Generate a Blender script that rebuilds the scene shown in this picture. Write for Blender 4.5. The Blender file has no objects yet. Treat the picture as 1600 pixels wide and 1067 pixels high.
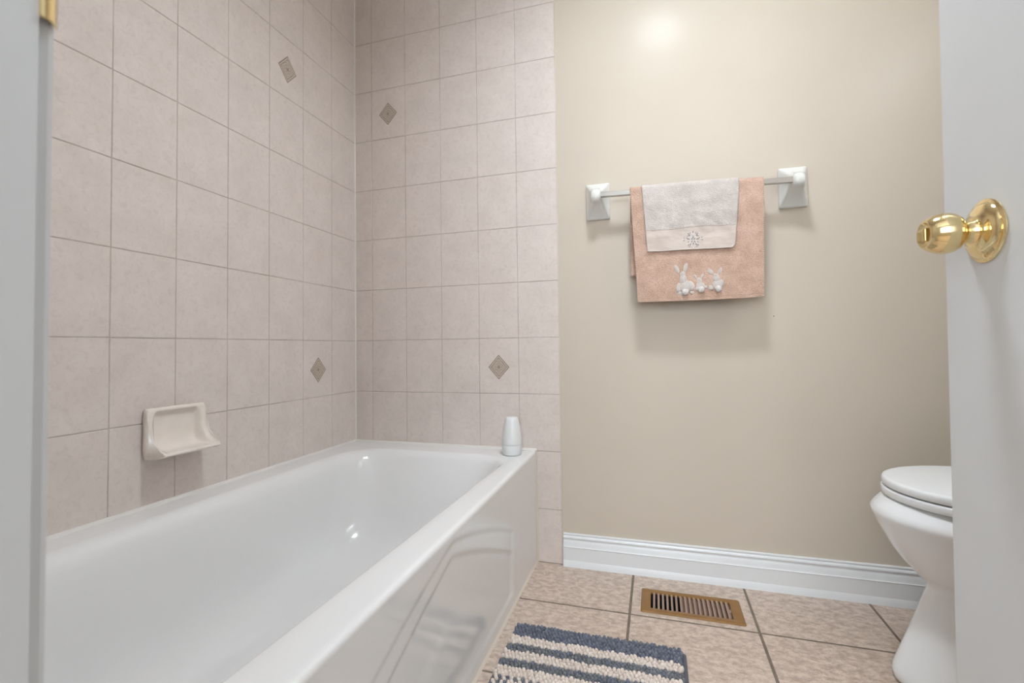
import bpy, bmesh, math, random
from mathutils import Vector, Matrix, noise
random.seed(7)
SC = bpy.context.scene
COL = SC.collection
PI = math.pi

# ------------------------------------------------------------------ helpers
def link(name, bm, mats, parent=None, smooth=True, angle=40):
    me = bpy.data.meshes.new(name)
    bmesh.ops.recalc_face_normals(bm, faces=bm.faces[:])
    bm.to_mesh(me); bm.free()
    o = bpy.data.objects.new(name, me); COL.objects.link(o)
    for m in (mats if isinstance(mats, (list, tuple)) else [mats]): me.materials.append(m)
    if smooth:
        for p in me.polygons: p.use_smooth = True
        try: me.set_sharp_from_angle(angle=math.radians(angle))
        except Exception: pass
    if parent: 
        o.parent = parent
        o.matrix_parent_inverse = parent.matrix_basis.inverted()
    return o

def tag(o, label, cat=None, group=None, kind=None):
    o['label'] = label
    if cat: o['category'] = cat
    if group: o['group'] = group
    if kind: o['kind'] = kind
    return o

def empty(name, loc):
    o = bpy.data.objects.new(name, None); COL.objects.link(o); o.location = loc
    o.empty_display_size = .05
    return o

def box(bm, x0, x1, y0, y1, z0, z1, mi=0):
    v = [bm.verts.new((x, y, z)) for x in (x0, x1) for y in (y0, y1) for z in (z0, z1)]
    for f in ((0,1,3,2),(4,6,7,5),(0,4,5,1),(2,3,7,6),(0,2,6,4),(1,5,7,3)):
        fc = bm.faces.new([v[i] for i in f]); fc.material_index = mi
    return v

def loft(bm, rings, cap0=True, cap1=True, closed=True, mi=0):
    vs = [[bm.verts.new(p) for p in r] for r in rings]
    n = len(rings[0])
    for a, b in zip(vs, vs[1:]):
        for i in range(n if closed else n-1):
            j = (i+1) % n
            f = bm.faces.new((a[i], a[j], b[j], b[i])); f.material_index = mi
    if cap0: bm.faces.new(vs[0]).material_index = mi
    if cap1: bm.faces.new(vs[-1]).material_index = mi
    return vs

def lathe(bm, prof, M=Matrix(), n=48, mi=0):
    rings = []
    for r, z in prof:
        r = max(r, 1e-5)
        rings.append([M @ Vector((r*math.cos(2*PI*i/n), r*math.sin(2*PI*i/n), z)) for i in range(n)])
    loft(bm, rings, mi=mi)

def bevel_mod(o, w, seg=3):
    m = o.modifiers.new('bevel', 'BEVEL'); m.width = w; m.segments = seg; m.limit_method = 'ANGLE'
    m.angle_limit = math.radians(35); m.harden_normals = False
    return o

def ellipsoid(bm, c, r, rot=Matrix(), seg=12, rings=8, mi=0):
    c = Vector(c); R = rot.to_3x3()
    def T(x, y, z): return c + R @ Vector((x*r[0], y*r[1], z*r[2]))
    top = bm.verts.new(T(0, 0, 1)); bot = bm.verts.new(T(0, 0, -1)); vs = []
    for j in range(1, rings):
        t = PI*j/rings; sj, cj = math.sin(t), math.cos(t)
        vs.append([bm.verts.new(T(sj*math.cos(2*PI*i/seg), sj*math.sin(2*PI*i/seg), cj)) for i in range(seg)])
    for i in range(seg):
        k = (i+1) % seg
        bm.faces.new((top, vs[0][i], vs[0][k])).material_index = mi
        bm.faces.new((bot, vs[-1][k], vs[-1][i])).material_index = mi
        for j in range(len(vs)-1): bm.faces.new((vs[j][i], vs[j+1][i], vs[j+1][k], vs[j][k])).material_index = mi

def lin(c):
    return tuple(((x/255)/12.92 if x/255 <= .04045 else ((x/255+.055)/1.055)**2.4) for x in c)

# ------------------------------------------------------------------ materials
def mat(name, rgb, rough=.5, metal=0, spec=.5, coat=0, **kw):
    m = bpy.data.materials.new(name); m.use_nodes = True
    b = m.node_tree.nodes['Principled BSDF']
    b.inputs['Base Color'].default_value = (*rgb, 1)
    b.inputs['Roughness'].default_value = rough
    b.inputs['Metallic'].default_value = metal
    b.inputs['Specular IOR Level'].default_value = spec
    b.inputs['Coat Weight'].default_value = coat
    for k, v in kw.items(): b.inputs[k.replace('_', ' ')].default_value = v
    return m

def noisy(name, c0, c1, scale=5, detail=5, rough=.5, bump=0, bscale=None, bdist=.001, stretch=None, dist=0, lo=.35, hi=.65, c2=None, s2=None, spec=.5, f2=.5, rv=0):
    m = mat(name, c0, rough, spec=spec); nt = m.node_tree; N = nt.nodes; L = nt.links
    b = N['Principled BSDF']
    tc = N.new('ShaderNodeTexCoord'); mp = N.new('ShaderNodeMapping')
    L.new(tc.outputs['Object'], mp.inputs['Vector'])
    if stretch: mp.inputs['Scale'].default_value = stretch
    def nz(s, d, ds=0):
        n = N.new('ShaderNodeTexNoise'); n.inputs['Scale'].default_value = s; n.inputs['Detail'].default_value = d
        n.inputs['Distortion'].default_value = ds; n.inputs['Roughness'].default_value = .6
        L.new(mp.outputs['Vector'], n.inputs['Vector']); return n
    n = nz(scale, detail, dist)
    r = N.new('ShaderNodeValToRGB'); L.new(n.outputs['Fac'], r.inputs['Fac'])
    r.color_ramp.elements[0].position = lo; r.color_ramp.elements[0].color = (*c0, 1)
    r.color_ramp.elements[1].position = hi; r.color_ramp.elements[1].color = (*c1, 1)
    out = r.outputs['Color']
    if c2:
        n2 = nz(s2, 6, 1.0)
        r2 = N.new('ShaderNodeValToRGB'); L.new(n2.outputs['Fac'], r2.inputs['Fac'])
        r2.color_ramp.elements[0].position = .48; r2.color_ramp.elements[0].color = (0, 0, 0, 1)
        r2.color_ramp.elements[1].position = .72; r2.color_ramp.elements[1].color = (f2, f2, f2, 1)
        mx = N.new('ShaderNodeMix'); mx.data_type = 'RGBA'
        L.new(r2.outputs['Color'], mx.inputs['Factor']); L.new(out, mx.inputs[6]); mx.inputs[7].default_value = (*c2, 1)
        out = mx.outputs[2]
    L.new(out, b.inputs['Base Color'])
    if bump:
        nb = nz(bscale or scale, 4)
        bp = N.new('ShaderNodeBump'); bp.inputs['Strength'].default_value = bump; bp.inputs['Distance'].default_value = bdist
        L.new(nb.outputs['Fac'], bp.inputs['Height']); L.new(bp.outputs['Normal'], b.inputs['Normal'])
    return m

M_paint = noisy('wall_paint', (.600,.528,.440), (.620,.548,.458), 2.0, 3, .21, bump=.08, bscale=60, bdist=.0010, spec=.045)
M_tile  = noisy('wall_tile', (.690,.606,.556), (.745,.662,.612), 12, 7, .30, bump=.12, bscale=180, bdist=.0006,
                c2=(.59,.505,.455), s2=75, f2=.5, spec=.35)
M_grout = noisy('wall_grout', (.42,.35,.31), (.60,.53,.48), 7, 5, .8)
M_caulk = mat('white_caulk', (.74,.71,.67), .45)
M_fcaulk= mat('floor_caulk', (.66,.58,.49), .5)
M_deco  = noisy('inlay_tan', (.50,.415,.345), (.60,.51,.43), 220, 3, .4)
M_decoD = mat('inlay_brown', (.31,.235,.18), .45)
M_decoL = mat('inlay_light', (.68,.59,.51), .4)
M_floor = noisy('floor_tile', (.44,.33,.265), (.67,.55,.46), 42, 9, .38, bump=.15, bscale=120, bdist=.0008,
                stretch=(1,1.5,1), dist=.35, lo=.36, hi=.60, c2=(.33,.25,.20), s2=150, f2=.7, spec=.4)
M_fgrout= noisy('floor_grout', (.16,.125,.095), (.23,.18,.14), 30, 4, .85)
M_white = mat('white_trim', (.77,.78,.785), .32)
M_door  = noisy('white_door', (.69,.70,.705), (.71,.72,.725), 3, 3, .38, bump=.12, bscale=90, bdist=.001)
M_jambShade  = mat('jamb_paint_shaded', (.56,.56,.56), .4)  # white paint darkened, the doorway's shade is put into the colour
M_tub   = mat('white_enamel', (.81,.80,.79), .13, coat=.25, Coat_Roughness=.04)
M_porc  = mat('porcelain', (.85,.86,.865), .12, coat=.3, Coat_Roughness=.05)
M_seat  = mat('toilet_plastic', (.82,.83,.835), .22)
M_ceram = mat('ceramic_white', (.73,.725,.69), .18, coat=.2, Coat_Roughness=.06)
M_dish  = noisy('ceramic_beige', (.80,.72,.65), (.84,.76,.69), 30, 4, .2)
M_brass = mat('polished_brass', (.86,.69,.38), .10, metal=1)
M_brassD= mat('brass_dark', (.50,.35,.14), .25, metal=1)  # darker brass for the turn button
M_chrome= mat('chrome', (.7,.7,.7), .12, metal=1)
M_black = mat('black_void', (.01,.008,.008), .7)
M_ventF = noisy('vent_brown', (.245,.125,.037), (.28,.145,.048), 20, 3, .42, spec=.25)
M_ventL = mat('vent_louver', (.34,.22,.165), .4)
M_ceil  = mat('ceiling_paint', (.80,.79,.77), .8)
M_hall  = mat('hall_paint', (.70,.68,.65), .7)
M_hfloor= noisy('hall_floor', (.40,.30,.20), (.50,.38,.26), 4, 5, .5)
M_fresh = mat('white_plastic', (.76,.76,.76), .35)
M_acryl = mat('grey_bar', (.50,.475,.44), .22, metal=.55)
M_peach = noisy('peach_terry', (.58,.385,.29), (.73,.515,.41), 22, 7, .95, bump=1.0, bscale=300, bdist=.004, c2=(.44,.275,.20), s2=260, f2=.8, spec=.1)
M_cream = noisy('cream_terry', (.60,.53,.485), (.70,.625,.575), 30, 7, .95, bump=1.0, bscale=300, bdist=.004, c2=(.48,.415,.375), s2=260, f2=.6, spec=.1)
M_band  = noisy('cream_weave', (.58,.49,.43), (.65,.56,.50), 40, 5, .8, bump=.4, bscale=300, bdist=.001, stretch=(.3,1,2), spec=.15)
M_pstit = mat('peach_stitch', (.74,.58,.48), .9, spec=.1)
M_pseam = mat('seam_brown', (.50,.30,.23), .9, spec=.1)
M_cstit = mat('cream_stitch', (.72,.66,.61), .9, spec=.1)
M_rabb  = noisy('white_fleece', (.58,.51,.465), (.67,.60,.56), 200, 4, .95, bump=.7, bscale=700, bdist=.002, spec=.1)
M_pom   = noisy('white_pompom', (.68,.63,.59), (.76,.71,.68), 300, 4, .95, bump=.6, bscale=900, bdist=.002, spec=.1)
M_embG  = mat('grey_thread', (.20,.21,.21), .5)
M_embW  = mat('silver_thread', (.75,.76,.76), .3)
M_mBlue = noisy('chenille_blue', (.115,.125,.160), (.20,.212,.250), 90, 4, .95, spec=.1)
M_mGrey = noisy('chenille_grey', (.130,.136,.145), (.22,.225,.235), 90, 4, .95, spec=.1)
M_mCrm  = noisy('chenille_cream', (.62,.52,.45), (.76,.67,.60), 90, 4, .95, spec=.1)
M_mBack = mat('mat_backing', (.11,.11,.13), .9)

def emis(name, rgb, s):
    m = bpy.data.materials.new(name); m.use_nodes = True; nt = m.node_tree
    nt.nodes.clear(); e = nt.nodes.new('ShaderNodeEmission'); o = nt.nodes.new('ShaderNodeOutputMaterial')
    e.inputs['Color'].default_value = (*rgb, 1); e.inputs['Strength'].default_value = s
    nt.links.new(e.outputs[0], o.inputs[0]); return m
LC, LH, LV = 142.0, 9.3, 29.0
M_lamp = emis('lamp_glass', (.88, .96, 1.04), LC)
M_fillLamp = emis('fill_globe_glass', (.88, .96, 1.04), LV)  # glow of the added fill bar on the right wall

# ------------------------------------------------------------------ setting (x: across back wall, y: towards camera negative, z: up)
TH = .203; ZG = .7959                       # tile row height, grout row at eye level
CEIL = 2.44; XR = 2.36; YF = -1.52; YH = -1.635
DX0, DX1, DZ = .905, 1.550, 2.05            # doorway
# tile columns
colsL = [0, -.1466] + [-.1466 - .152*i for i in range(1, 10)]
colsL = [c for c in colsL if c > YF] + [YF]
colsB = [0.0, .0786, .2310, .3834, .5358, .6882, .8390]
rows = [0.0] + [ZG + k*TH for k in range(-3, 9) if .05 < ZG + k*TH < CEIL-.02] + [CEIL]

def tile_panel(bm, us, zs, fn, g=.00105, gz=.0012, bev=.0011, T=.0045):
    """fn(u, z, d) -> point, d = depth behind the finished face"""
    for i in range(len(us)-1):
        u0, u1 = sorted((us[i], us[i+1]))
        for j in range(len(zs)-1):
            z0, z1 = zs[j], zs[j+1]
            a0, a1, b0, b1 = u0+g, u1-g, z0+gz, z1-gz
            def ring(k, d): return [fn(a0+k, b0+k, d), fn(a1-k, b0+k, d), fn(a1-k, b1-k, d), fn(a0+k, b1-k, d)]
            loft(bm, [ring(0, T), ring(0, bev), ring(bev*.35, bev*.3), ring(bev, 0)], cap0=False)

# left wall (entirely tiled)
bm = bmesh.new(); box(bm, -.12, -.0045, YF-.1, .12, -.02, CEIL)
wl = link('wall_left', bm, M_paint, smooth=False); tag(wl, 'left wall behind the bathtub, clad in pinkish beige tiles', 'wall', kind='structure')
bm = bmesh.new(); box(bm, -.0045, -.0013, YF, .0, 0, CEIL)
g = link('grout', bm, M_grout, wl, smooth=False)
bm = bmesh.new(); tile_panel(bm, colsL, rows, lambda u, z, d: (-d, u, z))
link('wall_tiles', bm, M_tile, wl, angle=20)
# back wall
bm = bmesh.new(); box(bm, -.12, XR+.12, .0045, .12, -.02, CEIL)
wb = link('wall_back', bm, M_paint, smooth=False); tag(wb, 'back wall, beige painted on the right and tiled beside the bathtub', 'wall', kind='structure')
bm = bmesh.new(); box(bm, 0, .8385, .0013, .0045, 0, CEIL)
link('grout', bm, M_grout, wb, smooth=False)
bm = bmesh.new(); tile_panel(bm, colsB, rows, lambda u, z, d: (u, d, z))
link('wall_tiles', bm, M_tile, wb, angle=20)
bm = bmesh.new(); box(bm, .8385, .8412, .0006, .0045, 0, CEIL)
link('edge_grout', bm, M_fcaulk, wb, smooth=False)

bm = bmesh.new(); bmesh.ops.create_uvsphere(bm, u_segments=12, v_segments=8, radius=.0016, matrix=Matrix.Translation((1.524, .0045, .849)) @ Matrix.Diagonal((1, .3, 1, 1)))
link('nail_hole', bm, mat('nail_hole', (.05,.04,.04), .8), wb)['label'] = 'tiny dark nail hole'
# diamond inlays
def inlay(cx, cz, fn, parent):
    a, h = .041, .046
    bm = bmesh.new()
    def P(u, v, d): return fn(cx+u, cz+v, d)
    def quad(s, d0, d1, mi):   # diamond frustum
        r0 = [P(-a*s, 0, d0), P(0, -h*s, d0), P(a*s, 0, d0), P(0, h*s, d0)]
        r1 = [P(-a*(s-.02), 0, d1), P(0, -h*(s-.02), d1), P(a*(s-.02), 0, d1), P(0, h*(s-.02), d1)]
        loft(bm, [r0, r1], cap0=False, mi=mi)
    def frame(s0, s1, d, mi):
        for k in range(4):
            c = [(-1,0),(0,-1),(1,0),(0,1)]; p, q = c[k], c[(k+1) % 4]
            pts = [P(p[0]*a*s0, p[1]*h*s0, d), P(q[0]*a*s0, q[1]*h*s0, d), P(q[0]*a*s1, q[1]*h*s1, d), P(p[0]*a*s1, p[1]*h*s1, d)]
            bm.faces.new([bm.verts.new(x) for x in pts]).material_index = mi
    def ringf(r0, r1, d, mi, cu=0, cv=0, n=32, a0=0, a1=2*PI):
        pr = None
        for i in range(n+1):
            t = a0+(a1-a0)*i/n
            cur = (bm.verts.new(P(cu+r0*math.cos(t), cv+r0*math.sin(t), d)), bm.verts.new(P(cu+r1*math.cos(t), cv+r1*math.sin(t), d)))
            if pr: bm.faces.new((pr[0], cur[0], cur[1], pr[1])).material_index = mi
            pr = cur
    quad(1, 0, -.0005, 0)
    frame(.99, .90, -.0007, 1); frame(.84, .80, -.0007, 2); frame(.78, .73, -.0007, 1)
    ringf(.0225, .0205, -.0009, 1); ringf(.0205, .0180, -.0010, 2); ringf(.0180, .0168, -.0009, 1)
    for k in range(6):
        t = k*PI/3 + PI/6
        ringf(.0058, .0046, -.0009, 1, .0095*math.cos(t), .0095*math.sin(t), 14)
    ringf(.0036, .0, -.0009, 1, 0, 0, 12)
    for sgn in (1, -1):        # little chevrons above and below
        for w, z0 in ((.006, .0265), (.004, .031)):
            for s in (-1, 1):
                pts = [P(0, sgn*(z0+w), -.0009), P(s*w, sgn*z0, -.0009), P(s*(w-.0014), sgn*z0, -.0009), P(0, sgn*(z0+w-.0018), -.0009)]
                bm.faces.new([bm.verts.new(x) for x in pts]).material_index = 1
        for s in (-1, 1):
            ringf(.0022, .0010, -.0009, 1, s*.0280, 0, 10)
    o = link('diamond_inlay', bm, [M_deco, M_decoD, M_decoL], parent, smooth=False)
    o['label'] = 'tan diamond inlay with a flower in a ring'
fB = lambda u, z, d: (u, d, z)
fL = lambda u, z, d: (-d, u, z)
inlay(.612, .690, fB, wb); inlay(.155, 1.708, fB, wb)
inlay(-.2235, .690, fL, wl); inlay(-.3735, 1.706, fL, wl)

# right wall, front wall with doorway, ceiling
bm = bmesh.new(); box(bm, XR, XR+.12, YF-.1, .12, -.02, CEIL)
tag(link('wall_right', bm, M_paint, smooth=False), 'beige painted right wall behind the toilet tank', 'wall', kind='structure')
bm = bmesh.new()
box(bm, -.12, DX0-.018, YH, YF, -.02, CEIL); box(bm, DX1+.018, XR+.12, YH, YF, -.02, CEIL); box(bm, DX0-.018, DX1+.018, YH, YF, DZ+.018, CEIL)
tag(link('wall_front', bm, M_paint, smooth=False), 'beige front wall with the doorway the room is seen through', 'wall', kind='structure')
bm = bmesh.new(); box(bm, -.12, XR+.12, YH, .12, CEIL, CEIL+.08)
tag(link('ceiling', bm, M_ceil, smooth=False), 'flat white bathroom ceiling', 'ceiling', kind='structure')

# floor with tiles, a hole under the register
HX0, HX1, HY0, HY1 = 1.126, 1.370, -.213, -.122
bm = bmesh.new()
FX = (-.12, XR+.12); FY = (YH, .12); zt = -.0010
box(bm, FX[0], FX[1], HY1, FY[1], -.06, zt); box(bm, FX[0], FX[1], FY[0], HY0, -.06, zt)
box(bm, FX[0], HX0, HY0, HY1, -.06, zt); box(bm, HX1, FX[1], HY0, HY1, -.06, zt)
fl = link('floor', bm, M_fgrout, smooth=False); tag(fl, 'bathroom floor of square mottled beige tiles with brown grout', 'floor', kind='structure')
bm = bmesh.new(); FS = .3345
xs = [1.0795 + FS*i for i in range(-4, 5)]; ys = [-.2525 - FS*i for i in range(-1, 5)]
xs = [x for x in xs if x < XR] + [XR]
def ftile(x0, x1, y0, y1, g=(1, 1, 1, 1)):
    G, B = .0036, .0010
    a0, a1, b0, b1 = x0+G*g[0], x1-G*g[1], y0+G*g[2], y1-G*g[3]
    def ring(k, z): return [(a0+k*g[0], b0+k*g[2], z), (a1-k*g[1], b0+k*g[2], z), (a1-k*g[1], b1-k*g[3], z), (a0+k*g[0], b1-k*g[3], z)]
    loft(bm, [ring(0, zt-.002), ring(0, -.0009), ring(B*.4, -.0003), ring(B, 0)], cap0=False)
for i in range(len(xs)-1):
    for j in range(len(ys)-1):
        x0, x1, y1, y0 = xs[i], xs[i+1], min(ys[j], .004), max(ys[j+1], YH)
        if y1-y0 < .02 or x1 < .02: continue
        if x0 < HX0 and x1 > HX1 and y0 < HY0 and y1 > HY1:
            ftile(x0, x1, HY1, y1, (1,1,0,1)); ftile(x0, x1, y0, HY0, (1,1,1,0))
            ftile(x0, HX0, HY0, HY1, (1,0,0,0)); ftile(HX1, x1, HY0, HY1, (0,1,0,0))
        else: ftile(x0, x1, y0, y1)
link('floor_tiles', bm, M_floor, fl, angle=20)

# baseboard
BB = [(0,0),(-.0195,0),(-.0185,.006),(-.0150,.0205),(-.0145,.0215),(-.0140,.064),(-.0150,.0655),(-.0150,.067),(-.0132,.069),(-.0118,.074),
      (-.0105,.081),(-.0085,.087),(-.0072,.090),(-.0072,.0925),(-.0098,.094),(-.0102,.097),(-.0088,.1005),(-.0060,.103),(-.0060,.105),(-.0075,.107),(-.0070,.1095),(-.004,.1105),(0,.1105)]
bm = bmesh.new()
loft(bm, [[(x, .0045+y, z) for y, z in BB] for x in (.8435, XR)])
tag(link('baseboard_back', bm, M_white, angle=25), 'white moulded baseboard along the foot of the painted back wall', 'baseboard', kind='structure')

# caulk lines as trim
bm = bmesh.new()
loft(bm, [[(0,0,z),(.0034,0,z),(.0022,-.0022,z),(0,-.0034,z)] for z in (.39, CEIL)])
tag(link('trim_1', bm, M_caulk), 'white caulk line in the corner where the two tiled walls meet', 'caulk', kind='structure')

# door jamb and casing on the left of the doorway
def extr(prof, z0, z1): 
    return [[(x, y, z) for x, y in prof] for z in (z0, z1)]
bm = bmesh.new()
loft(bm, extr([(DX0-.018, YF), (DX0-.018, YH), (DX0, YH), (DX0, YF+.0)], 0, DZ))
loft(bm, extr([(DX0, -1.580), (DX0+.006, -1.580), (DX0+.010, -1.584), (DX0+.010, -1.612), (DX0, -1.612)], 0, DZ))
jl = link('trim_2', bm, M_jambShade, angle=30); tag(jl, 'white door jamb at the left edge of the doorway', 'door jamb', kind='structure')
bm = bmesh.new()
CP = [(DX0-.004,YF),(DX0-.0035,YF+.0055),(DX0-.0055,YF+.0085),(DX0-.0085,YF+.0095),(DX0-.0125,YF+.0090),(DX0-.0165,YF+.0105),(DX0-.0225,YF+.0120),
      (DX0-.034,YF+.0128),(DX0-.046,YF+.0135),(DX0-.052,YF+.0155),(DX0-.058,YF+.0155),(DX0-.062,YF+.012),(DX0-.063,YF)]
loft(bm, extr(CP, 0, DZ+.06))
tag(link('trim_3', bm, M_jambShade, angle=30), 'white moulded casing on the left side of the doorway', 'door casing', kind='structure')
bm = bmesh.new()
loft(bm, extr([(DX1, YF), (DX1, YH), (DX1+.018, YH), (DX1+.018, YF)], 0, DZ))
loft(bm, extr([(2*DX1-x+ (DX0-DX1), y) for x, y in []] or [(DX1+.005,YF),(DX1+.005,YF+.008),(DX1+.02,YF+.012),(DX1+.058,YF+.0155),(DX1+.063,YF)], 0, DZ+.06))
box(bm, DX0-.018, DX1+.018, YH, YF, DZ, DZ+.018)
tag(link('trim_4', bm, M_door, angle=30), 'white hinge-side jamb and head of the doorway', 'door jamb', kind='structure')
# strike plate with curved lip on the jamb edge
sp = empty('strike_plate', (DX0, YF, .93)); sp.parent = jl
bm = bmesh.new(); box(bm, DX0-.0004, DX0+.0012, -1.560, YF, .938, .990)
lipp = [(DX0+.0012, YF), (DX0+.0012, YF+.004), (DX0-.0012, YF+.0070), (DX0-.0034, YF+.0088), (DX0-.0044, YF+.0088), (DX0-.0022, YF+.0066), (DX0-.0003, YF+.004), (DX0-.0003, YF)]
loft(bm, [[(x, y, z) for x, y in lipp] for z in (.914, .975)])
bpl = link('strike_lip', bm, M_brass, sp); bpl['label'] = 'brass strike lip curling round the jamb edge'
bm = bmesh.new(); box(bm, DX0+.0012, DX0+.0014, -1.553, -1.534, .95, .978)
link('latch_hole', bm, M_black, sp, smooth=False)

# ------------------------------------------------------------------ door leaf, open 90 degrees
DXF = 1.515; DW = .580; DY1 = -.934; LEAN = math.radians(1.3)
bm = bmesh.new(); box(bm, DXF, DXF+.035, DY1-DW, DY1, .012, 2.03)
door = link('door_1', bm, M_door, smooth=False); bevel_mod(door, .0015, 2)
tag(door, 'open white slab door at the right edge, with a brass knob', 'door', kind='structure')
KY, KZ = -1.012, .885
MK = Matrix.Translation((DXF, KY, KZ)) @ Matrix.Rotation(-PI/2, 4, 'Y')     # local z -> -x
bm = bmesh.new()
lathe(bm, [(0,-.0),(.0330,0),(.0345,.0010),(.0345,.0022),(.0330,.0034),(.0305,.0038),(.0298,.0050),(.0280,.0072),(.0230,.0098),(.0175,.0112),(.0165,.0125),(.0,.0125)], MK, 72)
rs = link('rose', bm, M_brass, door, angle=50); rs['label'] = 'round polished brass rose'
bm = bmesh.new()
lathe(bm, [(.0,.012),(.0138,.012),(.0124,.0145),(.0118,.0185),(.0118,.0215),(.0128,.0228),(.0152,.0240),(.0186,.0265),(.0212,.0305),(.0226,.0355),(.0227,.0400),(.0216,.0455),
           (.0193,.0510),(.0163,.0556),(.0148,.0570),(.0138,.0572),(.0129,.0560),(.0096,.0522),(.0,.0518)], MK, 72)
kb = link('knob', bm, M_brass, door, angle=50); kb['label'] = 'round brass knob with dished face'
bm = bmesh.new(); box(bm, DXF-.0568, DXF-.0515, KY-.0022, KY+.0022, KZ-.0075, KZ+.0075)
tb = link('turn_button', bm, M_brassD, kb, smooth=False); bevel_mod(tb, .001, 2); tb['label'] = 'narrow brass privacy turn button'
bm = bmesh.new()
for z in (.25, 1.05, 1.80):
    lathe(bm, [(.0,z-.045),(.006,z-.045),(.006,z+.045),(0,z+.045)], Matrix.Translation((DXF+.0, DY1-DW-.005, 0)), 12)
hg = link('hinges', bm, M_brass, door)
door.matrix_world = Matrix.Translation((DXF, DY1, .763)) @ Matrix.Rotation(LEAN, 4, 'X') @ Matrix.Translation((-DXF, -DY1, -.763))

# ------------------------------------------------------------------ bathtub
def rrect(x0, x1, y0, y1, r, z, n=14, m=10):
    """rounded rectangle ring with even subdivision, starting at x1 side"""
    pts = []
    cs = [(x1-r, y1-r, 0), (x0+r, y1-r, PI/2), (x0+r, y0+r, PI), (x1-r, y0+r, 1.5*PI)]
    for k, (cx, cy, a) in enumerate(cs):
        arc = [(cx+r*math.cos(a+PI/2*i/n), cy+r*math.sin(a+PI/2*i/n)) for i in range(n+1)]
        pts += arc
        nx = cs[(k+1) % 4]; q = (nx[0]+r*math.cos(nx[2]), nx[1]+r*math.sin(nx[2]))
        p = arc[-1]
        for i in range(1, m): pts.append((p[0]+(q[0]-p[0])*i/m, p[1]+(q[1]-p[1])*i/m))
    return [(x, y, z) for x, y in pts]
ZR = .3925
def bow(y): return .026*min(1, abs(y)/1.25)
bm = bmesh.new()
rings = []
def outer(inset, z, bo=1.0, r=.004):
    R = rrect(.0022+inset*.0, .7495-inset, -1.5175, -.0022, r, z)
    return [(x + (bow(y)*bo if x > .4 else 0), y, z) for x, y, z in R]
# apron and skirt from the floor up (front face x side)
rings.append(outer(.004, .0015, .55)); rings.append(outer(.004, .03, .55))
NA = 60
def relief(y, z):
    t = min((abs(y)-.30), (1.22-abs(y)))/.46
    if t < 0: return 0
    t = min(t, 1)
    sm = lambda a: max(0, min(1, a))**2*(3-2*max(0, min(1, a)))
    e = sm((min(abs(y)-.30, 1.22-abs(y)))/.022)
    top1 = .222+.155*(1.35*t-.35*t*t); top2 = .160+.185*(1.25*t-.25*t*t); top3 = .035+.20*(1.3*t-.3*t*t)
    d = .0018*sm((top1-z)/.014)+.0024*sm((top2-z)/.014)
    d -= .0016*sm((top3-z)/.05)
    return -d*e*sm((z-.028)/.02)
loft(bm, [outer(.004, .0015, .55), outer(.004, .03, .55)], cap0=True, cap1=False)
# detailed front apron sheet
ny, nz = 150, 90
grid = []
for j in range(nz+1):
    z = .030 + (ZR-.011-.030)*j/nz
    k = (z-.03)/(ZR-.041)
    row = []
    for i in range(ny+1):
        y = -.0062 - (1.5135-.0062)*i/ny
        x = .7455 + bow(y)*(.55+.45*k) + .004*k + relief(y, z)
        row.append(bm.verts.new((x, y, z)))
    grid.append(row)
for j in range(nz):
    for i in range(ny): bm.faces.new((grid[j][i], grid[j][i+1], grid[j+1][i+1], grid[j+1][i]))
# rim roll, rim top, inner lip, basin
def rim(inset, z): return outer(inset, z)
seq = [outer(0, ZR-.40+.035*0+.012), ]
seq = [outer(.0004, ZR-.014), outer(0, ZR-.009), outer(.0010, ZR-.0050), outer(.0036, ZR-.0018), outer(.0080, ZR-.0002), outer(.014, ZR)]
seq += [[(x, y, ZR) for x, y, z in rrect(.022, .715, -1.497, -.022, .012, ZR)]]
I0 = (.088, .692, -1.430, -.108)
def basin(k, z, r):        # k: (x0,x1,y0,y1 insets)
    return rrect(I0[0]+k[0], I0[1]-k[1], I0[2]+k[2], I0[3]-k[3], r, z, )
seq += [basin((-.012,-.006,-.01,-.012), ZR, .135), basin((-.002,.000,0,-.002), ZR-.0012, .135), basin((.009,.006,.008,.008), ZR-.007, .135), basin((.020,.011,.014,.016), ZR-.019, .135),
        basin((.026,.014,.018,.024), ZR-.038, .136)]
for t in (.15,.3,.45,.6,.72,.82,.90,.955,.985,1.0):
    dz = (ZR-.038) - (ZR-.038-.055)*t
    s = t*.8
    fil = max(0, (t-.6)/.4)**2.4
    seq.append(basin((.026+.040*s+.075*fil, .014+.045*s+.075*fil, .018+.05*s+.075*fil, .024+.16*s+.12*fil), dz, .136+.01*t))
seq.append(basin((.20,.19,.22,.42), .053, .07)); seq.append(basin((.27,.26,.55,.65), .051, .02))
loft(bm, seq, cap0=False, cap1=True)
tub = link('bathtub', bm, M_tub, angle=60)
tag(tub, 'white alcove bathtub with a glossy embossed apron, along the left wall', 'bathtub')
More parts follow.
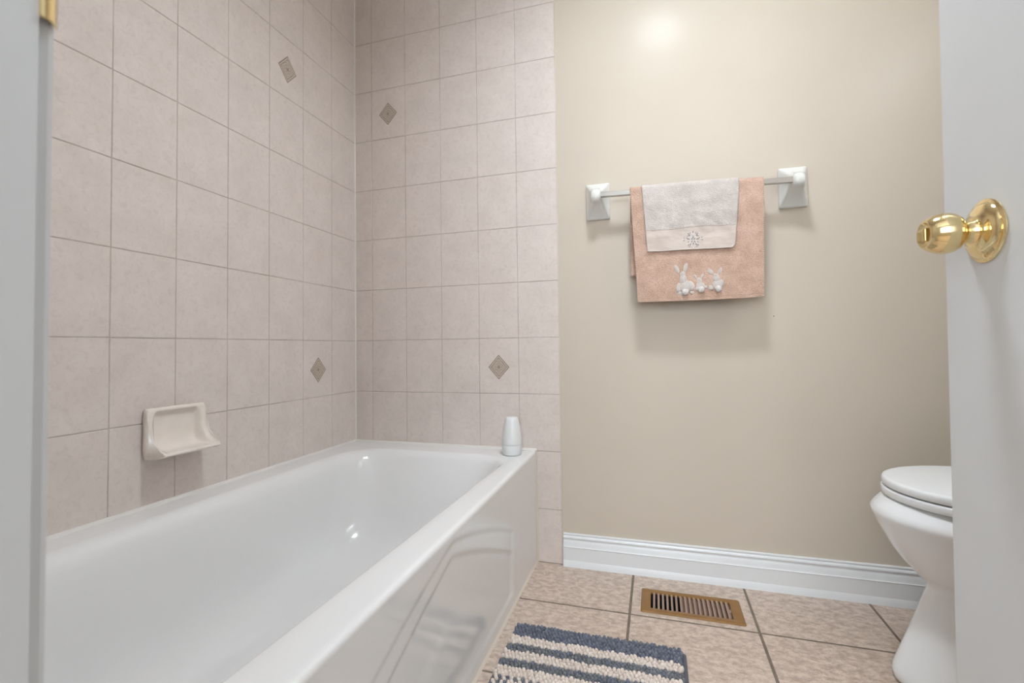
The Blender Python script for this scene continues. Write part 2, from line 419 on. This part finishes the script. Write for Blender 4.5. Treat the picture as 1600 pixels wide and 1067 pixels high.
# caulk beads belonging to the tub
bm = bmesh.new()
zc = ZR
loft(bm, [[(0,y,zc-.004),(.0075,y,zc-.001),(.0055,y,zc+.003),(.0012,y,zc+.0062),(0,y,zc+.0065)] for y in (0, YF)])
loft(bm, [[(x,0,zc-.004),(x,-.0075,zc-.001),(x,-.0055,zc+.003),(x,-.0012,zc+.0062),(x,0,zc+.0065)] for x in (0, .752)])
cb = link('wall_caulk', bm, M_caulk, tub); cb['label'] = 'white caulk bead between bathtub rim and tiles'
bm = bmesh.new()
def foot(y):
    x = .7455+bow(y)*.55
    return [(x-.003,y,.0001),(x+.0055,y,.0001),(x+.0035,y,.0025),(x+.0008,y,.006),(x-.003,y,.006)]
loft(bm, [foot(-1.517*i/12) for i in range(13)])
loft(bm, [[(.7455,0,z),(.7535,0,z),(.7505,-.0035,z),(.7455,-.0045,z)] for z in (0, ZR-.02)])
cb = link('floor_caulk', bm, M_fcaulk, tub); cb['label'] = 'cream caulk bead at the foot of the apron'

# ------------------------------------------------------------------ air freshener on the tub rim
FXc, FYc = .684, -.082
bm = bmesh.new()
Mf = Matrix.Translation((FXc, FYc, ZR))
lathe(bm, [(0,.0004),(.0285,.0004),(.0315,.002),(.0335,.010),(.0350,.022),(.0352,.034),(.0350,.0356),(.0335,.0358),(0,.0358)], Mf, 48)
fr = empty('air_freshener', (FXc, FYc, ZR))
o = link('base', bm, M_fresh, fr)
bm = bmesh.new()
lathe(bm, [(0,.0366),(.0340,.0366),(.0350,.0372),(.0352,.042),(.0345,.055),(.0322,.075),(.0285,.097),(.0240,.117),(.0215,.1265),(.0190,.1290),(0,.1292)], Mf, 48)
link('cap', bm, M_fresh, fr)
bm = bmesh.new(); lathe(bm, [(0,.0350),(.0334,.0350),(.0334,.0372),(0,.0372)], Mf, 48)
sm_ = link('seam_ring', bm, mat('seam_grey', (.45,.45,.45), .5), fr)
tag(fr, 'small white tapered air freshener standing on the far corner of the bathtub rim', 'air freshener')

# ------------------------------------------------------------------ soap dish
Y0, Y1 = -.838, -.684; ZT = .629; ZB = .507
A = [(0,ZT),(.010,ZT),(.016,ZT-.002),(.0195,ZT-.007),(.0200,ZT-.015),(.0200,ZT-.045),(.0210,ZT-.058),(.0245,ZT-.070),(.0310,ZT-.082),(.0420,ZT-.093),(.0560,ZT-.1005),(.0680,ZT-.1035),(.0735,ZT-.106),(.0745,ZT-.109),(.0725,ZT-.1125),(.060,ZT-.1155),(.035,ZT-.120),(.012,ZT-.122),(0,ZT-.122)]
B = [(0,ZT),(.010,ZT),(.016,ZT-.002),(.0190,ZT-.006),(.0180,ZT-.010),(.0100,ZT-.014),(.0070,ZT-.020),(.0062,ZT-.045),(.0065,ZT-.070),(.0090,ZT-.088),(.0170,ZT-.0985),(.0350,ZT-.1035),(.0560,ZT-.1050),(.0700,ZT-.1055),(.0745,ZT-.109),(.0725,ZT-.1125),(.060,ZT-.1155),(.035,ZT-.120),(0,ZT-.122)]
A = A[:len(B)]; A[-1] = (0, ZT-.122)
bm = bmesh.new(); ring = []
n = 40
for i in range(n+1):
    u = i/n; y = Y0+(Y1-Y0)*u; e = min(y-Y0, Y1-y)
    w = max(0, min(1, (e-.009)/.018)); w = w*w*(3-2*w)
    sh = .003*(1-min(1, e/.003))**2          # rounded outer edges
    ring.append([(max(0, a[0]+(b[0]-a[0])*w - (sh if a[0] > .002 else 0)), y, (a[1]+(b[1]-a[1])*w) - (sh if a[1] > ZT-.05 else -sh*.6)) for a, b in zip(A, B)])
loft(bm, ring)
soap = link('soap_dish', bm, M_dish, angle=65); tag(soap, 'beige ceramic soap dish fixed to the left tiled wall above the bathtub', 'soap dish')
sb = soap.modifiers.new('sub', 'SUBSURF'); sb.levels = 1; sb.render_levels = 1

# ------------------------------------------------------------------ towel bar
tb = empty('towel_bar', (1.285, 0, 1.26))
tag(tb, 'grey towel bar with two flared white ceramic posts on the beige back wall', 'towel bar')
def post(cx, cz):
    bm = bmesh.new()
    W, H = .040, .0625
    def rr(hw, z0, z1, y, r):
        return [(x, y, z) for x, z, _ in [(p[0], p[1], 0) for p in rrect(cx-hw, cx+hw, z0, z1, r, 0, n=6, m=6)]]
    y0 = .0044
    prof = [  # y, half width, z0, z1, r
        (y0, W, cz-H, cz+H, .004), (-.007, W, cz-H, cz+H, .005), (-.0095, W-.0015, cz-H+.0015, cz+H-.0015, .006), (-.0115, W-.004, cz-H+.004, cz+H-.003, .008)]
    for t in (.08,.18,.3,.42,.55,.68,.78):
        k = 1-(1-t)**1.6
        prof.append((-.0115-.056*t, (W-.004)*(1-k)+.0170*k, (cz-H+.004)*(1-k)+(cz-.020)*k, (cz+H-.003)*(1-k)+(cz+.026)*k, .008+.004*t))
    prof += [(-.066, .0168, cz-.0190, cz+.0245, .0120), (-.074, .0165, cz-.0175, cz+.0230, .0130), (-.080, .0145, cz-.0130, cz+.0190, .0125), (-.0835, .0095, cz-.0060, cz+.0120, .0088)]
    loft(bm, [rr(hw, z0, z1, y, min(r, hw*.95, (z1-z0)*.45)) for y, hw, z0, z1, r in prof])
    o = link('post', bm, M_ceram, tb, angle=70)
    return o
post(.985, 1.264); post(1.586, 1.248)
bm = bmesh.new()
def bz(x): return 1.2680 - (x-1.0)/(1.57-1.0)*.0150
BY = -.066; bh = .0082
def barring(x):
    z = bz(x); c = .0015
    return [(x, BY-bh+c, z-bh), (x, BY-bh, z-bh+c), (x, BY-bh, z+bh-c), (x, BY-bh+c, z+bh), (x, BY+bh-c, z+bh), (x, BY+bh, z+bh-c), (x, BY+bh, z-bh+c), (x, BY+bh-c, z-bh)]
loft(bm, [barring(.9995), barring(1.5715)])
o = link('bar', bm, M_acryl, tb, angle=20); o['label'] = 'slim grey square bar'

# ------------------------------------------------------------------ towels
def lerp(a, b, t): return a+(b-a)*t
class Cloth:
    def __init__(s, r, zf, zb, fl, bl, amp, seed, tq, base=None):
        s.base = base; s.r, s.zf, s.zb, s.fl, s.bl, s.amp, s.seed, s.th = r, zf, zb, fl, bl, amp, seed, tq
    # v: -1 (back hem) .. 0 (top of bar) .. 1 (front hem); u: 0..1 left to right
    def P(s, u, v, off=0):
        if v >= 0: xl, xr = lerp(s.fl[0], s.fl[1], v), lerp(s.fl[2], s.fl[3], v)
        else: xl, xr = lerp(s.bl[0], s.bl[1], -v), lerp(s.bl[2], s.bl[3], -v)
        x = lerp(xl, xr, u); zc = bz(x)+.001
        arc = s.r*PI/2; L = (zc+s.r) - (s.zf(u) if v >= 0 else s.zb(u)); L = L - s.r + arc
        d = abs(v)*L; sg = 1 if v >= 0 else -1
        if d < arc:
            a = d/s.r; y = BY - sg*(s.r+off)*math.sin(a); z = zc+(s.r+off)*math.cos(a)
        else:
            h = d-arc; y = BY - sg*(s.r+off); z = zc-h
            k = min(1, h/.05)
            n1 = noise.noise(Vector((x*9+s.seed, z*7, s.seed)))
            n2 = noise.noise(Vector((x*22+z*14+s.seed, z*26-x*10, s.seed+3)))
            n3 = noise.noise(Vector((x*90, z*90, s.seed+5)))
            wob = s.amp*(n1*1.2+.35) + s.amp*.75*n2 + s.amp*.16*n3
            if s.base:      # lies on the other cloth: follow it, wrinkle outwards only
                b = s.base
                m1 = noise.noise(Vector((x*9+b.seed, z*7, b.seed))); m2 = noise.noise(Vector((x*22+z*14+b.seed, z*26-x*10, b.seed+3)))
                wob = b.amp*(m1*1.2+.35) + b.amp*.75*m2 + abs(wob)*1.0 + .0008
            y -= sg*k*wob
        return Vector((x, y, z))
    def nrm(s, u, v):
        e = .004
        a = s.P(u+e, v)-s.P(u-e, v); b = s.P(u, v+e)-s.P(u, v-e)
        n = a.cross(b); n.normalize()
        if v > 0 and n.y > 0: n = -n
        return n
    def mesh(s, nu, nv, name, mats, mfn=None, vmin=-1):
        bm = bmesh.new(); g = []
        for j in range(nv+1):
            v = lerp(vmin, 1, j/nv)
            g.append([bm.verts.new(s.P(i/nu, v)) for i in range(nu+1)])
        for j in range(nv):
            for i in range(nu):
                f = bm.faces.new((g[j][i], g[j][i+1], g[j+1][i+1], g[j+1][i]))
                if mfn: f.material_index = mfn(i/nu, lerp(vmin, 1, (j+.5)/nv))
        o = link(name, bm, mats, angle=80)
        m = o.modifiers.new('solid', 'SOLIDIFY'); m.thickness = s.th; m.offset = 0
        return o
def stitches(cl, path, name, m, parent, r=(.0011, .0026), off=.0015):
    bm = bmesh.new()
    for (u, v, ang) in path:
        n = cl.nrm(min(.99, max(.01, u)), v); p = cl.P(u, v)+n*off
        R = Matrix.Rotation(ang, 3, 'Y')
        ellipsoid(bm, p, (r[0], r[0]*.7, r[1]), R, 8, 5)
    return link(name, bm, m, parent)

# peach towel (front layer hangs to z .905, back layer to z .99)
peach = Cloth(.0135, lambda u: .9005+.004*abs(u-.45)+.006*max(0, u-.85)*6*.4, lambda u: .992, (1.0960, 1.1150, 1.4905, 1.4810), (1.0960, 1.0935, 1.4905, 1.478), .0032, 3.1, .0034)
tp = peach.mesh(110, 170, 'hand_towel', [M_peach])
tag(tp, 'peach terry towel with three white rabbits, hanging over the towel bar underneath', 'towel')
for ue in (.004, .996):
    stitches(peach, [(ue, .06+.93*k/57, PI/2) for k in range(58)], 'edge_stitching', M_pstit, tp, (.0010, .0030), .0022)['label'] = 'pale whipped edge stitches'
stitches(peach, [(.012+.976*k/95, .972, PI/2) for k in range(96)], 'hem_seam', M_pseam, tp, (.0006, .0017), .0019)['label'] = 'brown stitched hem line'
stitches(peach, [(.008+.984*k/90, .995, 0) for k in range(91)], 'hem_stitching', M_pstit, tp, (.0012, .0022), .0012)['label'] = 'pale hem stitches'
# rabbits: crop-free local layout in mm around each tail
def uv_of(cl, x, z):
    lo, hi = .1, 1.0
    for _ in range(40):
        mid = (lo+hi)/2
        if cl.P(.5, mid).z > z: lo = mid
        else: hi = mid
    v = (lo+hi)/2; xl = cl.P(0, v).x; xr = cl.P(1, v).x
    return (x-xl)/(xr-xl), v
def rabbit(tx, tz, parts, feet, tail_r):
    bm = bmesh.new()
    k = .1740
    for (dx, dz, rx, rz, a, dep) in parts:
        x = tx+dx*k/1000; z = tz-dz*k/1000
        u, v = uv_of(peach, x, z); n = peach.nrm(u, v); p = peach.P(u, v)+n*.0012
        ellipsoid(bm, p, (rx*k/1000, dep, rz*k/1000), Matrix.Rotation(math.radians(a), 3, 'Y'), 18, 12)
    o = link('rabbit_applique', bm, M_rabb, tp)
    bm = bmesh.new()
    u, v = uv_of(peach, tx, tz); p = peach.P(u, v)+Vector((0, -.0075, 0))
    r0 = tail_r*k/1000
    bmesh.ops.create_icosphere(bm, subdivisions=4, radius=1, matrix=Matrix.Translation(p) @ Matrix.Diagonal((r0, r0*.85, r0, 1)))
    for vv in bm.verts: vv.co += (vv.co-p)*.10*noise.noise(vv.co*700)
    t = link('tail', bm, M_pom, o); t['label'] = 'round white pompom tail'
    return o
r1 = rabbit(1.2588, .9275, [(10,-110,105,120,0,.0042),(-100,-95,55,95,15,.0034),(100,-110,58,90,-14,.0034),(-30,-235,62,95,-3,.0042),(-35,-325,50,55,0,.0040),(-135,-425,40,78,-24,.0028),(15,-445,36,85,17,.0028),(115,10,36,32,0,.0040),(-85,20,45,38,0,.0034)], 0, 58)
r1['label'] = 'largest white rabbit, left'
r2 = rabbit(1.3048, .9330, [(-10,-65,80,75,0,.0036),(-22,-150,46,60,0,.0036),(-28,-185,40,36,0,.0034),(-92,-240,25,48,-28,.0024),(28,-240,25,50,22,.0024),(78,-42,30,30,0,.0034),(-68,-20,36,36,0,.0030)], 0, 56)
r2['label'] = 'smallest white rabbit, middle'
r3 = rabbit(1.3545, .9330, [(-10,-75,98,82,0,.0040),(55,-100,45,65,0,.0034),(-118,-28,50,45,0,.0036),(-28,-185,58,66,0,.0040),(-35,-240,46,42,0,.0038),(-125,-318,42,62,-38,.0026),(38,-325,30,66,20,.0026)], 0, 58)
r3['label'] = 'middle sized white rabbit, right'

# cream fingertip towel on top
def zfc(u): return 1.0585+.004*(1-u)-.001+ (.011*max(0, (u-.955)/.045)**2)
cream = Cloth(.0185, zfc, lambda u: 1.12, (1.1325, 1.1480, 1.4235, 1.4045), (1.1325, 1.134, 1.4235, 1.42), .0042, 8.7, .0026, peach)
tc = cream.mesh(90, 130, 'fingertip_towel', [M_cream, M_band], lambda u, v: 1 if v > .700+.012*math.sin(u*7) else 0)
tag(tc, 'small cream terry towel with silver embroidery, draped over the peach towel', 'towel')
for ue in (.006, .994):
    stitches(cream, [(ue, .10+.89*k/45, PI/2) for k in range(46)], 'edge_stitching', M_cstit, tc, (.0009, .0026), .0018)['label'] = 'whipped cream edge stitches'
stitches(cream, [(.01+.98*k/110, .700+.012*math.sin((.01+.98*k/110)*7), PI/2) for k in range(111)], 'band_seam', mat('seam_taupe', (.36,.28,.24), .9), tc, (.0006, .0016), .0016)
stitches(cream, [(.01+.98*k/80, .992, PI/2) for k in range(81)], 'hem_stitching', M_cstit, tc, (.0011, .0024), .0012)
bm = bmesh.new()
def leaf(x, z, l, w, a, mi):
    u, v = uv_of(cream, x, z); n = cream.nrm(u, v); p = cream.P(u, v)+n*.0019
    ellipsoid(bm, p, (w, .0007, l), Matrix.Rotation(a, 3, 'Y'), 10, 6, mi)
ex, ez = 1.2850, 1.0905
for s in (-1, 1):
    for (dx, dz, l, w, a, mi) in [(4,2,3.6,1.3,50,0),(9,4,3.8,1.2,70,1),(14,2,3.6,1.3,100,0),(19,5,3.4,1.1,60,0),(24,3,3.2,1.2,110,1),(28,6,2.4,.9,30,0),
                                  (7,10,3.6,1.1,30,1),(11,14,3.4,1.2,65,0),(16,12,3.0,1.0,110,0),(14,19,3.4,1.1,40,0),(19,22,2.6,.9,75,1),(9,21,2.8,1.0,10,0),
                                  (5,-6,3.6,1.2,140,0),(10,-9,3.2,1.1,120,1),(15,-7,3.0,1.0,80,0),(9,-15,3.6,1.2,160,0),(15,-17,3.4,1.2,110,0),(20,-15,2.6,1.0,70,1),(12,-22,3.0,1.0,90,0),(5,-19,2.6,.9,20,1),(29,-2,2.6,1.0,90,0)]:
        leaf(ex+s*dx*.92/1000, ez+dz*.98/1000, l/1000, w/1000, s*math.radians(a), mi)
for (dz, mi) in ((24, 0), (16, 1), (7, 0), (-2, 1), (-12, 0), (-24, 1)):
    leaf(ex, ez+dz/1000, .0032, .0013, 0, mi)
e = link('embroidery', bm, [M_embG, M_embW], tc); e['label'] = 'grey and silver scrollwork embroidery on the flat band'

# ------------------------------------------------------------------ floor register
VX0, VX1, VY0, VY1 = 1.1090, 1.3865, -.2325, -.0985
fv = empty('floor_vent', ((VX0+VX1)/2, (VY0+VY1)/2, 0))
tag(fv, 'brown metal floor register with eighteen slots, set in the tiles below the baseboard', 'floor vent')
bm = bmesh.new()
SX0, SX1, SY0, SY1 = 1.1335, 1.3600, -.2115, -.1225
zt_, zb_ = .0042, .0004
NS = 18; pitch = (SX1-SX0)/NS; sw = pitch*.56
slots = [(SX0+pitch*i+(pitch-sw)*.5, SX0+pitch*i+(pitch-sw)*.5+sw) for i in range(NS)]
# frame: outer bevelled border to inner edge rectangle, then bars between slots
xo = rrect(VX0, VX1, VY0, VY1, .006, zb_, n=5, m=1)
def rr2(i, z): return rrect(VX0+i, VX1-i, VY0+i, VY1-i, max(.001, .006-i*.5), z, n=5, m=1)
xl_, xr_ = slots[0][0], slots[-1][1]
loft(bm, [rr2(0, zb_), rr2(.0008, zb_+.0018), rr2(.003, zt_-.0004), rr2(.0045, zt_), rrect(xl_-.0006, xr_+.0006, SY0-.0006, SY1+.0006, .0005, zt_, n=5, m=1),
          rrect(xl_, xr_, SY0, SY1, .0003, zt_-.0004, n=5, m=1), rrect(xl_, xr_, SY0, SY1, .0003, -.003, n=5, m=1)], cap0=False, cap1=False)
link('frame', bm, M_ventF, fv, angle=35)
bm = bmesh.new()
M2 = bmesh.new()
for i in range(NS-1):
    a, b = slots[i][1], slots[i+1][0]
    bm = bmesh.new(); box(bm, a, b, SY0-.0005, SY1+.0005, zt_-.0016, zt_-.0001)
    # angled blade under the bar, tilting towards the outer ends as on two-way registers
    s = -1 if i < 6 else 1
    xm = (a+b)/2
    if i < 6: q = [(a, zt_-.001), (b, zt_-.001), (b+.0015, -.010), (a+.0005, -.010)]
    else:     q = [(a, zt_-.001), (b, zt_-.001), (b+.0052+.0016, -.004), (a+.0052+.0030, -.005)]
    loft(bm, [[(x, y, z) for x, z in q] for y in (SY0, SY1)])
    l = link('louver', bm, M_ventL, fv, smooth=False)
M2.free()
bm = bmesh.new()
v = box(bm, HX0+.001, HX1-.001, HY0+.001, HY1-.001, -.055, -.0005)
bm.faces.ensure_lookup_table()
top = max(bm.faces, key=lambda f: f.calc_center_median().z); bm.faces.remove(top)
link('duct', bm, M_black, fv, smooth=False)['label'] = 'dark duct below the slots'
bm = bmesh.new(); box(bm, slots[-1][0]+.001, slots[-1][1]-.001, -.178, -.160, -.004, .0032)
link('damper_lever', bm, M_ventL, fv, smooth=False)

# ------------------------------------------------------------------ bath mat
MX0, MX1, MY0, MY1 = .788, 1.222, -1.03, -.402
bmk = empty('bath_mat', ((MX0+MX1)/2, (MY0+MY1)/2, 0))
tag(bmk, 'chenille bath mat with blue grey and cream stripes, on the floor beside the bathtub', 'bath mat')
bm = bmesh.new(); loft(bm, [rrect(MX0, MX1, MY0, MY1, .012, .0006, n=5, m=4), rrect(MX0, MX1, MY0, MY1, .012, .005, n=5, m=4), rrect(MX0+.002, MX1-.002, MY0+.002, MY1-.002, .012, .0062, n=5, m=4)])
link('backing', bm, M_mBack, bmk)['label'] = 'dark grey bound backing'
bm = bmesh.new()
rowp = .0098; yy = MY1-.008; row = 0
# stripe plan from the far edge: colour codes per loop row
plan = ['b']*6 + ['c']*3 + ['g']*3 + ['c']*3 + ['g']*3 + ['c']*3 + ['m']*12 + ['c']*3 + ['g']*3 + ['c']*3 + ['g']*3 + ['c']*3 + ['m']*12 + ['b']*6
while yy > MY0+.006 and row < len(plan):
    c = plan[row]; nx = 46
    for i in range(nx):
        x = MX0+.009+(MX1-MX0-.018)*(i+.5*(row % 2))/nx
        cc = c
        if c == 'm': cc = 'c' if (i+row) % 2 else ('g' if random.random() < .7 else 'b')
        if c == 'g' and random.random() < .18: cc = 'b'
        mi = {'b': 0, 'g': 1, 'c': 2}[cc]
        h = {0: .0085, 1: .0080, 2: .0098}[mi]*random.uniform(.85, 1.18)
        r = random.uniform(.0049, .0058)*(1.0 if mi != 2 else 1.05)
        rot = Matrix.Rotation(random.uniform(-.35, .35), 3, 'X') @ Matrix.Rotation(random.uniform(-.35, .35), 3, 'Y')
        ellipsoid(bm, (x+random.uniform(-.001, .001), yy+random.uniform(-.001, .001), .0075+h*.5), (r, r*.95, h), rot, 9, 7, mi)
    yy -= rowp; row += 1
pile = link('pile', bm, [M_mBlue, M_mGrey, M_mCrm], bmk); pile['kind'] = 'stuff'; pile['label'] = 'looped chenille pile in cream, grey and blue rows'

# ------------------------------------------------------------------ toilet (faces the bathtub, tank on the right wall)
TY = -.365; TX = 1.64
toi = empty('toilet', (2.0, TY, 0))
tag(toi, 'white toilet with a closed lid, half hidden behind the open door', 'toilet')
def egg(xf, xb, hw, z, n=56, p=.0):
    """elongated bowl outline: pointed-ish rounded front at xf, squarer back at xb"""
    pts = []
    xc = xf+(xb-xf)*.48
    for i in range(n):
        a = 2*PI*i/n; c, s = math.cos(a), math.sin(a)
        if c < 0: x = xc+c*(xc-xf); w = abs(s)**.96
        else: x = xc+abs(c)**.62*(xb-xc); w = abs(s)**.72
        pts.append((x, TY+hw*math.copysign(w, s), z))
    return pts
bm = bmesh.new()
loft(bm, [egg(1.676,2.20,.112,.0008), egg(1.668,2.21,.118,.008), egg(1.666,2.21,.119,.022), egg(1.670,2.21,.116,.034), egg(1.688,2.21,.110,.080), egg(1.712,2.20,.103,.140), egg(1.728,2.20,.098,.185),
          egg(1.737,2.20,.098,.210), egg(1.736,2.20,.103,.224), egg(1.719,2.20,.120,.242), egg(1.694,2.20,.144,.270), egg(1.674,2.20,.160,.300), egg(1.660,2.20,.171,.328), egg(1.649,2.20,.1785,.350),
          egg(1.645,2.20,.1825,.362), egg(1.640,2.20,.1855,.372), egg(1.640,2.20,.1860,.380), egg(1.646,2.20,.1825,.389), egg(1.656,2.20,.1760,.400), egg(1.663,2.20,.1715,.4065), egg(1.670,2.19,.166,.4085)])
bowl = link('bowl', bm, M_porc, toi, angle=80)
def slab(name, xf, xb, hw, z0, z1, b, m):
    bm = bmesh.new()
    loft(bm, [egg(xf+b, xb-b, hw-b, z0), egg(xf+b*.3, xb-b*.3, hw-b*.3, z0+b*.4), egg(xf, xb, hw, z0+b), egg(xf, xb, hw, z1-b*1.6), egg(xf+b*.5, xb-b*.5, hw-b*.5, z1-b*.6), egg(xf+b*1.3, xb-b, hw-b*1.3, z1-b*.15), egg(xf+b*3, xb-b*2, hw-b*3, z1)])
    return link(name, bm, m, toi, angle=80)
slab('seat', 1.664, 2.11, .179, .4115, .4290, .0022, M_seat)
slab('lid', 1.6660, 2.11, .178, .4315, .4500, .0034, M_seat)
bm = bmesh.new()
loft(bm, [[(x, y, z) for x, y, _ in rrect(x0, 2.350, TY-w, TY+w, .03, 0, n=6, m=3)] for x0, w, z in ((2.17,.19,.395),(2.165,.20,.42),(2.155,.215,.60),(2.15,.222,.73))])
link('tank', bm, M_porc, toi, angle=50)
bm = bmesh.new()
loft(bm, [[(x, y, z) for x, y, _ in rrect(x0, 2.352, TY-w, TY+w, .034, 0, n=6, m=3)] for x0, w, z in ((2.146,.226,.731),(2.140,.232,.738),(2.140,.232,.755),(2.146,.226,.764))])
link('tank_lid', bm, M_porc, toi, angle=50)
bm = bmesh.new(); box(bm, 2.1385, 2.150, TY+.125, TY+.185, .675, .688)
fh = link('flush_lever', bm, M_chrome, toi, smooth=False); bevel_mod(fh, .003, 3)
for s in (-1, 1):
    bm = bmesh.new(); lathe(bm, [(0,0),(.012,0),(.012,.020),(.008,.026),(0,.027)], Matrix.Translation((2.085, TY+s*.07, .408)), 20)
    link('seat_hinge', bm, M_seat, toi)

# ------------------------------------------------------------------ hallway behind the camera
HY = -3.4; HXA, HXB = -.5, 2.9
bm = bmesh.new(); box(bm, HXA, HXB, HY, YH, -.06, -.002)
tag(link('floor_hallway', bm, M_hfloor, smooth=False), 'wooden hallway floor outside the bathroom', 'floor', kind='structure')
bm = bmesh.new(); box(bm, HXA, HXB, HY, YH, CEIL, CEIL+.08)
tag(link('ceiling_hallway', bm, M_ceil, smooth=False), 'white hallway ceiling', 'ceiling', kind='structure')
bm = bmesh.new(); box(bm, HXA-.1, HXA, HY, YH, -.06, CEIL+.08)
tag(link('wall_hallway_left', bm, M_hall, smooth=False), 'pale left hallway wall', 'wall', kind='structure')
bm = bmesh.new(); box(bm, HXB, HXB+.1, HY, YH, -.06, CEIL+.08)
tag(link('wall_hallway_right', bm, M_hall, smooth=False), 'pale right hallway wall', 'wall', kind='structure')
WX0, WX1, WZ0, WZ1 = .25, 2.05, .75, 2.10
bm = bmesh.new(); box(bm, HXA-.1, WX0, HY-.1, HY, -.06, CEIL+.08); box(bm, WX1, HXB+.1, HY-.1, HY, -.06, CEIL+.08)
box(bm, WX0, WX1, HY-.1, HY, -.06, WZ0); box(bm, WX0, WX1, HY-.1, HY, WZ1, CEIL+.08)
tag(link('wall_hallway_far', bm, M_hall, smooth=False), 'pale hallway wall opposite the bathroom door', 'wall', kind='structure')
bm = bmesh.new()
box(bm, HXA, -.12, YH, YH+.1, -.06, CEIL+.08); box(bm, XR+.12, HXB, YH, YH+.1, -.06, CEIL+.08)
tag(link('wall_hallway_near', bm, M_hall, smooth=False), 'hallway wall beside the bathroom', 'wall', kind='structure')

bm = bmesh.new(); t = .045
for a, b, c2_, d in ((WX0, WX0+t, WZ0, WZ1), (WX1-t, WX1, WZ0, WZ1), (WX0, WX1, WZ0, WZ0+t), (WX0, WX1, WZ1-t, WZ1), ((WX0+WX1)/2-t/2, (WX0+WX1)/2+t/2, WZ0, WZ1)):
    box(bm, a, b, HY-.07, HY-.03, c2_, d)
tag(link('fill_window_1', bm, M_white, smooth=False), 'added white framed hallway window letting in fill light, opposite the bathroom door', 'window', kind='structure')  # window added out of view to bring in soft fill
pl = bpy.data.lights.new('fill_window_portal', 'AREA'); pl.shape = 'RECTANGLE'; pl.size = WX1-WX0; pl.size_y = WZ1-WZ0; pl.cycles.is_portal = True
po = bpy.data.objects.new('fill_window_portal', pl); COL.objects.link(po); po.location = ((WX0+WX1)/2, HY-.08, (WZ0+WZ1)/2); po.rotation_euler = (-PI/2, 0, PI)

def lamp(x, y, label, m, r):
    t = empty('ceiling_light', (x, y, CEIL))
    bm = bmesh.new(); lathe(bm, [(0,0),(r+.014,0),(r+.009,-.092),(r+.0055,-.095),(r+.002,-.092),(r+.001,-.020),(0,-.020)], Matrix.Translation((x, y, CEIL-.0005)), 48)  # deep rim shaped to cut the light reaching the upper walls
    link('base', bm, M_white, t)
    bm = bmesh.new(); lathe(bm, [(0,-.0205),(r,-.0205),(r,-.027),(r-.003,-.029),(0,-.029)], Matrix.Translation((x, y, CEIL)), 48)
    link('diffuser', bm, m, t)
    tag(t, label, 'ceiling light')
lamp(1.22, -.84, 'round flush ceiling light in the middle of the bathroom ceiling', M_lamp, .13)

# light bar added for fill on the right wall, unseen behind the door
vx, vy, vz = XR, -1.02, 2.02
vl = empty('fill_light_bar', (vx, vy, vz))
bm = bmesh.new(); box(bm, XR-.022, XR-.0005, vy-.30, vy+.30, vz-.05, vz+.05)
bevel_mod(link('backplate', bm, M_chrome, vl, smooth=False), .004, 2)
for k in (-1, 0, 1):
    bm = bmesh.new(); lathe(bm, [(0,.022),(.018,.022),(.024,.030),(.046,.045),(.058,.070),(.060,.092),(.050,.118),(.030,.136),(0,.142)], Matrix.Translation((XR, vy+k*.19, vz)) @ Matrix.Rotation(-PI/2, 4, 'Y'), 32)
    link('fill_globe', bm, M_fillLamp, vl)
tag(vl, 'added fill light bar with three round globes high on the right wall', 'wall light')

# ------------------------------------------------------------------ camera
az, pitch, roll = -.2937, .0292, -.0132
c, s = math.cos(az), math.sin(az)
r0 = Vector((c, -s, 0)); f0 = Vector((s, c, 0)); Z = Vector((0, 0, 1))
F = f0*math.cos(pitch)+Z*math.sin(pitch); U1 = -f0*math.sin(pitch)+Z*math.cos(pitch)
R = r0*math.cos(roll)+U1*math.sin(roll); U = -r0*math.sin(roll)+U1*math.cos(roll)
cam = bpy.data.cameras.new('camera'); co = bpy.data.objects.new('camera', cam); COL.objects.link(co)
Mx = Matrix((( R.x, U.x, -F.x, 1.1659), (R.y, U.y, -F.y, -1.658), (R.z, U.z, -F.z, .763), (0, 0, 0, 1)))
co.matrix_world = Mx
cam.sensor_width = 36; cam.lens = 36*739.88/1600; cam.shift_y = -12.894/1600
cam.clip_start = .01
cam.dof.use_dof = True; cam.dof.focus_distance = 1.45; cam.dof.aperture_fstop = 9
SC.camera = co

w = bpy.data.worlds.new('world'); SC.world = w; w.use_nodes = True
w.node_tree.nodes['Background'].inputs[0].default_value = (.88, .96, 1.04, 1)
w.node_tree.nodes['Background'].inputs[1].default_value = LH
SC.view_settings.view_transform = 'Standard'; SC.view_settings.look = 'None'
SC.view_settings.exposure = 0; SC.view_settings.gamma = 1; SC.view_settings.use_curve_mapping = False
